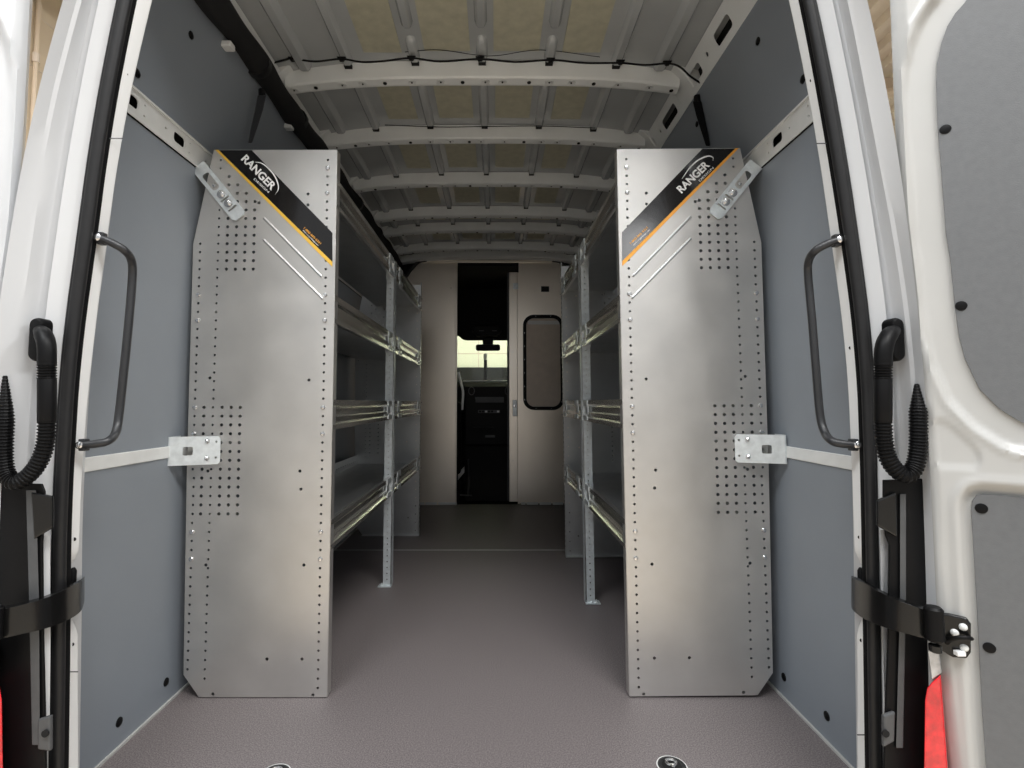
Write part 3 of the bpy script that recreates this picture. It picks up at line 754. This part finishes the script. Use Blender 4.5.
# air duct along the left roof edge
path = [(-.722, y, 1.885 + .006 * math.sin(y * 9)) for y in np.arange(1.0, 4.05, .02)]
du = thing('air_duct', (-.725, 1.0, 1.85), 'matt black hose bundle running along the left roof edge', 'duct')
MB().tube(path, [.038 + .003 * math.sin(i * .45) for i in range(len(path))], 14).build('hose', 'duct', du, smooth=True)
for y in (1.30, 1.62, 1.95, 2.3, 2.8, 3.3):
    MB().tube([(-.722, y - .012, 1.885), (-.722, y + .012, 1.885)], .043, 14).build('tie_wrap', 'rubber', du, smooth=True)
for y in (1.45, 1.90, 2.35):
    MB().box(-.752, -.722, y, y + .03, 1.828, 1.846).build('mounting_tab', 'rail', du, bevel=.004)
# black hanger straps
for s, side, ps in ((-1, 'left', ((262, 95), (259, 110), (254, 128), (250, 143))), (1, 'right', ((697, 101), (700, 115), (704, 130), (708, 146)))):
    r = thing('hanging_bracket', at(*ps[0], 1.72 if s > 0 else 1.63), 'small black tapered bracket hanging from the %s roof edge' % side, 'bracket', 'black brackets under the roof edge')
    rings = []
    for (x, y), w in zip(ps, (4.5, 4.2, 3.4, 2.2)):
        Y = 1.72 if s > 0 else 1.63; rings.append([at(x - w, y, Y), at(x + w, y, Y), at(x + w * .7, y, Y + .018), at(x - w * .7, y, Y + .018)])
    MB().rings(rings).build('bracket_blade', 'dark' if s < 0 else 'black', r, smooth=True, bevel=.003)
    MB().tube([at(ps[0][0], ps[0][1] - 5, 1.73 if s > 0 else 1.64), at(ps[0][0], ps[0][1] + 2, 1.73 if s > 0 else 1.64)], .011, 10).build('bracket_head', 'black', r, smooth=True)

# ================================================================== floor anchors
for (px, py), side in (((275, 774.5), 'left'), ((672, 766), 'right')):
    p = atZ(px, py, 0); p.z = 0
    r = thing('floor_anchor', p, 'round recessed lashing ring in the floor near the threshold, %s one' % side, 'lashing ring', 'lashing rings in the van floor')
    MB().lathe([(.0305, .0001), (.0305, .0009), (.0325, .0009), (.033, .0001)], p, (0, 0, 1), 32).build('bright_edge', 'rail', r)
    MB().lathe([(.021, .0005), (.025, .0025), (.030, .0014), (.0305, 0), (.02, -.004)], p, (0, 0, 1), 32).build('rim', 'rubber', r, smooth=True)
    MB().lathe([(.0205, .0008), (.0205, .0016)], p, (0, 0, 1), 32).build('cup', 'void', r)
    q = [p + Vector((.011 * math.cos(t), .006 + .009 * math.sin(t), .004)) for t in np.linspace(0, 2 * PI, 25)]
    MB().tube(q, .003, 8).build('ring', 'bolt', r, smooth=True)
    MB().lathe([(.006, 0), (.006, .005), (.003, .007)], p + Vector((0, -.006, .001)), (0, 0, 1), 12).build('ring_bolt', 'bolt', r, smooth=True)

# ================================================================== partition
def pp(px, py, Y=YP): return at(px, py, Y)
wf_ = MB()
def xy(px, py, Y=YP): p = at(px, py, Y); return (p.x, p.z)
L0 = xy(457, 400)[0]; R0 = xy(519, 400)[0]; ZT = xy(490, 262)[1]; RP = xy(509, 400)[0]
mt = Matrix(((1, 0, 0, 0), (0, 0, 1, YP), (0, 1, 0, 0), (0, 0, 0, 1)))
po = [(-.80, .0), (L0, .0), (L0, ZT), (-.56, ZT), (-.64, ZT - .09), (-.80, ZT - .22)]
wf = struct(link('wall_front', sheet(po, [(xy(451, 288)[0], xy(451, 288)[1], .004)], .006, mt, 'p'), 'steel_brush'))
# upper dark infill between sheet and roof
MB().prism([(-.82, YP + .02, 1.60), (-.62, YP + .02, ZT - .03), (.54, YP + .02, ZT - .03), (.82, YP + .02, 1.60), (.82, YP + .02, 1.98), (-.82, YP + .02, 1.98)], (0, .01, 0)).build('header_infill', 'black', wf)
MB().box(-.80, L0 - .03, YP - .008, YP - .002, .02, xy(440, 316)[1]).build('overlay_sheet', 'steel_brush', wf)
MB().box(L0 - .012, L0, YP - .012, YP + .01, .0, ZT).build('edge_channel', 'steel_brush', wf, bevel=.002)
MB().box(-.56, .50, YP - .012, YP - .004, ZT - .008, ZT + .014).build('header_angle', 'steel_brush', wf, bevel=.002)
for s in (-1, 1):
    MB().tube(spline([(s * .50, YP - .012, ZT + .012), (s * .565, YP - .012, ZT - .005), (s * .63, YP - .012, ZT - .075), (s * .67, YP - .012, ZT - .13), (s * .80, YP - .012, ZT - .25)], 6), .014, 8).build('edge_seal', 'rubber', wf, smooth=True)
fsx = MB()
for a, b in ((420, 424.5), (425.5, 437), (438.5, 457)): fsx.box(xy(a, 505)[0], xy(b, 505)[0], YP - .014, YP - .004, .004, .022)
fsx.build('foot_strip', 'rail', wf, bevel=.002)
# door 3: sliding partition door with window
wx0, wx1, wz1, wz0 = xy(523, 362)[0], xy(563.5, 362)[0], xy(543, 315)[1], xy(543, 410)[1]
Rz = ZT
out = [(R0, .012), (.80, .012), (.80, ZT - .22), (.64, ZT - .09), (.56, ZT), (R0, ZT)]
d3 = struct(link('door_3', sheet(out, [rrect(wx0 + .02, wx1 - .02, wz0 + .02, wz1 - .02, .06, 8)], .006, mt, 'p'), 'steel_brush'))
MB().box(RP, R0 - .012, YP - .028, YP + .012, .03, xy(490, 273)[1]).build('door_stile', 'steel_brush', d3, bevel=.003)
MB().box(RP - .014, RP - .001, YP - .02, YP + .03, .03, xy(490, 273)[1]).build('edge_gasket', 'greystrip', d3, bevel=.002)
MB().box(R0 - .011, R0, YP - .018, YP + .006, .012, xy(490, 273)[1]).build('stile_return', 'steel_brush', d3)
me = sheet(rrect(wx0, wx1, wz0, wz1, .085, 8), [rrect(wx0 + .026, wx1 - .026, wz0 + .026, wz1 - .026, .062, 8)], .014, Matrix.Translation((0, -.008, 0)) @ mt, 'f')
wfz = link('window_frame', me, 'black', d3, bevel=.003)
hb = MB()
for z in np.arange(wz0 + .08, wz1 - .06, .105):
    for x in (wx0 + .011, wx1 - .011): hb.lathe([(.004, 0), (.003, .003)], (x, YP - .015, z), (0, -1, 0), 8)
for x in (wx0 + .10, wx1 - .10):
    for z in (wz0 + .012, wz1 - .012): hb.lathe([(.004, 0), (.003, .003)], (x, YP - .015, z), (0, -1, 0), 8)
hb.build('frame_screws', 'bolt', wfz)
o = rrect(wx0 + .018, wx1 - .018, wz0 + .018, wz1 - .018, .06, 8)
MB().prism([(x, YP + .004, z) for x, z in o], (0, .004, 0)).build('window_pane', 'frost', d3)
MB().box(wx0 + .04, wx1 - .03, YP + .0005, YP + .003, wz1 - .075, wz1 - .045).build('pane_blind', 'rail', d3)
a, b = xy(541, 286.5), xy(549, 292); MB().box(a[0], b[0], YP - .012, YP - .002, b[1], a[1]).build('name_plate', 'gloss_black', d3, bevel=.002)
a, b = xy(513, 284), xy(518, 290); MB().box(a[0], b[0], YP - .034, YP - .027, b[1], a[1]).build('catch', 'zinc', d3, bevel=.002)
a, b = xy(512.5, 400), xy(517, 416); lt = MB().box(a[0], b[0], YP - .036, YP - .027, b[1], a[1]).build('latch', 'zinc', d3, bevel=.003)
MB().lathe([(.008, 0), (.008, .006), (0, .007)], at(514.5, 406, YP - .036), (0, -1, 0), 12).build('latch_knob', 'bolt', lt, smooth=True)
fsx = MB()
for a, b in ((521, 525.5), (526.5, 538), (539.5, 551), (552.5, 563)): fsx.box(xy(a, 505)[0], xy(b, 505)[0], YP - .014, YP - .004, .004, .022)
fsx.build('foot_strip', 'rail', d3, bevel=.002)
sc = MB()
for y in (302, 352, 389, 461): sc.lathe([(.004, 0), (.003, .003)], at(513, y, YP - .029), (0, -1, 0), 8)
sc.build('stile_screws', 'rail', d3)

# ================================================================== cab
YW = 5.45
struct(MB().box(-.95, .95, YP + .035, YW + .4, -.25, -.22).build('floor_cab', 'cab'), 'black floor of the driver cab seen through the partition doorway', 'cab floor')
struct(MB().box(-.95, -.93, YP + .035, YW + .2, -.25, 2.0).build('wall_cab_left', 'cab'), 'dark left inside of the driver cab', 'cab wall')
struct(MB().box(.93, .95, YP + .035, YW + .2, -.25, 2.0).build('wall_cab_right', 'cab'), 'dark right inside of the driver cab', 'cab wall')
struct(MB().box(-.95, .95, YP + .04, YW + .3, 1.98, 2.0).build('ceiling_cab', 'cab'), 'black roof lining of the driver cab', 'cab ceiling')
# header above the windscreen
hz = at(490, 340, YW).z
def visor():
    pts = [(-.93, hz), (-.30, hz - .005), (-.22, hz + .0), (-.12, hz - .035), (.93, hz - .035), (.93, 2.0), (-.93, 2.0)]
    xa = at(463, 340, YW - .05).x
    pts = [(-.93, hz + .07), (xa - .05, hz + .04), (xa, hz + .0), (xa + .04, hz - .008), (.93, hz - .008), (.93, 2.0), (-.93, 2.0)]
    return MB().prism([(x, YW - .05, z) for x, z in pts], (0, .04, 0))
hd = tag(visor().build('windscreen_header', 'cab', bevel=.01), 'black panel above the windscreen in the cab', 'header panel')
oc = thing('overhead_console', at(487, 325, YW - .25), 'black overhead console with small map lights above the mirror', 'overhead console')
c = at(487, 330, YW - .25)
MB().rings([[c + Vector((x * k, y, z)) for x, z in ((-.12, .05), (-.15, .0), (-.10, -.055), (.10, -.055), (.15, 0), (.12, .05))] for y, k in ((0, 1), (.15, 1.05))]).build('console_body', 'black', oc, bevel=.01)
for x in (-.055, .075): MB().box(c.x + x - .025, c.x + x + .025, c.y - .004, c.y, c.z - .012, c.z - .004).build('map_light', 'greystrip', oc, bevel=.002)
ws = MB().prism([(-.93, YW, at(490, 384, YW).z - .05), (.93, YW, at(490, 384, YW).z - .05), (.93, YW - .03, 1.75), (-.93, YW - .03, 1.75)], (0, .006, 0)).build('window_1', 'glass'); struct(ws)
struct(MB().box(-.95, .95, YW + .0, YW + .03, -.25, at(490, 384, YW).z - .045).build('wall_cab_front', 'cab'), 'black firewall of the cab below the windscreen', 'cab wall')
# mirror
mc = at(488, 347.5, YW - .12)
mr = thing('rear_view_mirror', mc, 'black rear view mirror hanging in front of the windscreen', 'mirror')
o = rrect(-.125, .125, -.035, .032, .022)
MB().rings([[mc + Vector((x * k, y, z * k - abs(x) * 0.0)) for x, z in o] for y, k in ((-.012, .92), (-.006, 1), (.02, .96), (.03, .6))]).build('mirror_housing', 'black', mr, smooth=True)
MB().rings([[mc + Vector((x, y, z)) for x, z in ((-.05, .02), (-.06, .10), (.06, .10), (.05, .02))] for y in (.0, .05)]).build('mirror_stem', 'black', mr, bevel=.006)
# mast standing outside beyond the windscreen
mp_ = at(485.5, 385, 6.3); gz = -.65
ms = thing('bollard_post', (mp_.x, 6.3, gz), 'slim grey post with a pale cap seen through the windscreen', 'post')
MB().box(mp_.x - .020, mp_.x + .018, 6.28, 6.32, gz, at(485, 360, 6.3).z).build('post_shaft', 'dado', ms, bevel=.004)
MB().box(mp_.x - .024, mp_.x + .018, 6.275, 6.325, at(485, 360, 6.3).z, at(485, 353.5, 6.3).z).build('post_cap', 'rail', ms, bevel=.004)
# dashboard
dsh = thing('dashboard', at(487, 480, YW - .25), 'black dashboard with centre console, radio slots and round vents', 'dashboard')
yd = YW - .32
z_t = at(487, 382, yd).z
MB().prism([(-.9, yd, z_t - .28), (-.9, yd, z_t - .04), (-.9, yd + .06, z_t), (-.9, YW - .04, z_t + .0), (-.9, YW - .04, z_t - .3)], (1.8, 0, 0)).build('dash_body', 'cab', dsh, bevel=.01)
xl, xr = at(463, 400, yd).x, at(511, 400, yd).x
MB().tube(spline([at(458.5, 372, yd - .03), at(461, 383, yd - .03), at(463, 393, yd - .03), at(462, 410, yd - .03)], 6), .012, 8).build('trim_edge', 'rail', dsh, smooth=True)
MB().tube([at(463, 381.2, yd + .0), at(475, 380.8, yd), at(512, 380.6, yd)], .006, 8).build('chrome_edge', 'rail', dsh, smooth=True)
MB().box(at(465, 400, yd).x, at(512, 400, yd).x, yd - .035, yd, at(487, 445, yd).z, at(487, 386, yd).z).build('centre_console', 'black', dsh, bevel=.012)
for x in (471.5, 508):
    c = at(x, 391, yd - .036); q = [c + Vector((.028 * math.cos(t), 0, .038 * math.sin(t))) for t in np.linspace(0, 2 * PI, 29)]
    v = MB().tube(q, .0035, 8).build('vent_ring', 'greystrip', dsh, smooth=True)
    vb = MB()
    for k in (-.02, -.007, .007, .02): vb.box(c.x - .02, c.x + .02, c.y - .002, c.y + .006, c.z + k - .001, c.z + k + .001)
    vb.build('vent_slats', 'black', v)
def dbox(x0, y0, x1, y1, Y, dp, m, nm, par=dsh):
    a, b = at(x0, y0, Y), at(x1, y1, Y); return MB().box(a.x, b.x, Y - dp, Y, b.z, a.z).build(nm, m, par, bevel=.002)
dbox(475, 397, 504, 399, yd - .036, .004, 'greystrip', 'screen_panel')
dbox(475.5, 399, 504, 402.5, yd - .036, .004, 'greystrip', 'storage_lip')
dbox(478, 410, 500, 413, yd - .036, .006, 'greystrip', 'button_row')
for i, x in enumerate((479, 482, 485, 488, 491, 497)): dbox(x, 410.6, x + 2.2, 412.4, yd - .042, .002, 'rail' if i in (2, 5) else 'black', 'button')
dbox(473, 427, 494, 429.5, yd - .036, .05, 'black', 'cup_shelf'); 
dbox(485, 435, 495, 437.5, yd - .036, .004, 'greystrip', 'switch')
dbox(466, 445, 511, 500, yd + .05, .05, 'cab', 'lower_console')
# seat edge with belt latch
se = thing('driver_seat', (-.32, 4.75, -.22), 'black driver seat edge with a pale belt latch left of the doorway', 'seat')
xs_ = at(466, 470, 4.75).x
MB().box(-.75, xs_ - .02, 4.55, 5.05, .02, .20).build('seat_cushion', 'cab', se, bevel=.03, seg=3)
MB().box(-.75, xs_ - .03, 4.45, 4.57, .18, .80).build('backrest', 'cab', se, bevel=.03, seg=3)
MB().box(-.70, xs_ - .05, 4.6, 5.0, -.22, .02).build('seat_base', 'cab', se, bevel=.01)
MB().prism([at(458.2, 473, 4.54), at(464.5, 466, 4.54), at(464.5, 472, 4.54), at(458.2, 480, 4.54)], (0, -.02, 0)).build('belt_latch', 'ink', se, bevel=.003)
MB().tube([at(468.5, 459, 4.54), at(469, 480, 4.54), at(468, 496, 4.54)], .008, 8).build('seat_rail', 'greystrip', se)
MB().tube([at(460, 495, 4.5), at(472, 495.5, 4.5)], .006, 8).build('slide_lever', 'greystrip', se)

# ================================================================== garage around the van
gz = -.65
struct(MB().box(-7, 7, -9, 9.5, gz - .05, gz).build('ground_exterior', 'concrete'), 'grey concrete floor of the workshop around the van', 'floor')
yb = 7.6
zd = at(490, 367.5, yb).z
w = struct(MB().box(-7, 7, yb, yb + .1, zd, 4.2).build('wall_exterior_front', 'pale'), 'pale yellow workshop wall seen through the windscreen', 'wall')
MB().box(-7, 7, yb - .02, yb + .1, gz, zd).build('wall_dado', 'dado', w)
jb = MB(); jz = at(490, 354, yb).z; jb.box(-7, 7, yb - .003, yb, jz, jz + .012)
for x in (-1.2, -.2, .8): jb.box(x, x + .01, yb - .003, yb, zd, 4.1)
jb.build('wall_joint', 'concrete', w)
w = struct(MB().box(-3.6, -3.5, .5, yb, gz, 4.2).build('wall_exterior_left', 'beige'), 'beige panelled workshop wall left of the van', 'wall')
jb = MB()
for z in np.arange(0, 4.2, .42): jb.box(-3.5, -3.496, .5, yb, z, z + .010)
for y in np.arange(.8, yb, 1.3): jb.box(-3.5, -3.496, y, y + .010, gz, 4.2)
jb.build('wall_joint', 'tan', w)
pipe = thing('wall_conduit', (-3.45, 3.35, gz), 'thin beige conduit pipe climbing the workshop wall on the left', 'pipe')
q0 = at(36, 60, 3.0); k = (-3.46 - CAM.x) / (q0.x - CAM.x); q0 = CAM + (q0 - CAM) * k
MB().tube([(-3.46, q0.y, gz), (-3.46, q0.y, 4.1)], .016, 10).build('pipe', 'beige', pipe, smooth=True)
MB().tube([(-3.46, q0.y, q0.z - .02), (-3.46, q0.y, q0.z + .05)], .024, 10).build('pipe_coupling', 'tan', pipe, smooth=True)
# corrugated roof sheet, over and beside the van
mb = MB(); prof = []
x = -3.6
while x < 7: prof += [(x, 4.15), (x + .10, 4.15), (x + .13, 4.09), (x + .20, 4.09)]; x += .23
mb.rings([[(x, y, z) for x, z in prof] + [(x, y, 4.2) for x, z in prof[::-1]] for y in (.9, yb)])
w = struct(mb.build('ceiling_exterior', 'tan'), 'corrugated tan metal roof sheeting above the van', 'roof')
bm_ = MB()
for y in (2.2, 3.6, 5.0): bm_.box(-3.5, 7, y, y + .08, 3.86, 4.02)
bm_.build('purlin', 'beige', w)
br_ = MB()
for (a, b) in (((2.0, 2.3, 3.8), (3.6, 3.7, 3.8)), ((3.6, 2.3, 3.8), (2.0, 3.7, 3.8)), ((3.6, 3.7, 3.8), (5.2, 5.1, 3.8)), ((5.2, 3.7, 3.8), (3.6, 5.1, 3.8))): br_.tube([a, b], .035, 6)
br_.build('brace', 'beige', w)

# ================================================================== light
wd = bpy.data.worlds.new('World'); S.world = wd; wd.use_nodes = True
nt = wd.node_tree; bg = nt.nodes['Background']; bg.inputs[1].default_value = .80
tc = nt.nodes.new('ShaderNodeTexCoord'); sx_ = nt.nodes.new('ShaderNodeSeparateXYZ'); cr = nt.nodes.new('ShaderNodeValToRGB')
mr_ = nt.nodes.new('ShaderNodeMapRange'); mr_.inputs['From Min'].default_value = -1
nt.links.new(tc.outputs['Generated'], sx_.inputs[0]); nt.links.new(sx_.outputs['Z'], mr_.inputs['Value']); nt.links.new(mr_.outputs['Result'], cr.inputs['Fac'])
e = cr.color_ramp.elements; e[0].position = .45; e[0].color = (.72, .70, .68, 1); e[1].position = .85; e[1].color = (1.0, 1.03, 1.06, 1)
e2 = e.new(.58); e2.color = (.66, .68, .70, 1)
nt.links.new(cr.outputs['Color'], bg.inputs['Color'])
def area(name, loc, aim, sx, sy, power, colr=(1, 1, 1)):
    l = bpy.data.lights.new(name, 'AREA'); l.shape = 'RECTANGLE'; l.size = sx; l.size_y = sy; l.energy = power; l.color = colr
    o = bpy.data.objects.new(name, l); COL.objects.link(o); o.location = loc
    o.rotation_euler = (Vector(aim) - Vector(loc)).to_track_quat('-Z', 'Y').to_euler(); return o
area('ceiling_lamp_rear', (1.4, -1.3, 4.6), (.0, 1.6, .0), 2.6, 1.0, 190, (1, .985, .96))
area('ceiling_lamp_side', (-1.6, -1.0, 4.6), (.0, 1.5, .0), 2.4, .8, 120, (.95, .98, 1))
area('ceiling_lamp_far', (2.6, -6.55, 3.63), (.43, 1.45, 1.23), .7, .9, 16, (1, 1, 1))
area('ceiling_lamp_front', (.6, 6.4, 3.9), (.3, 7.2, .8), 2.6, .5, 160, (1, 1, .9))
area('ceiling_lamp_left', (-2.4, 1.6, 3.9), (-2.6, 1.9, .8), 2.4, .5, 60, (1, .96, .90))
area('ceiling_lamp_right', (3.6, 1.2, 3.7), (.95, 1.0, 1.2), 2.0, .6, 190, (1, 1, 1))

# ================================================================== camera
cam = bpy.data.cameras.new('camera'); co = bpy.data.objects.new('camera', cam); COL.objects.link(co); S.camera = co
co.location = CAM; co.rotation_euler = (PI / 2 + PITCH, 0, 0)
cam.sensor_width = 36; cam.lens = F / 1024 * 36; cam.shift_x = (512 - CX) / 1024; cam.shift_y = -(384 - CY) / 1024; cam.clip_start = .02
vs = S.view_settings; vs.view_transform = 'Standard'; vs.look = 'None'; vs.gamma = 1; vs.exposure = 0.0; vs.use_curve_mapping = False
S.cycles.max_bounces = 8
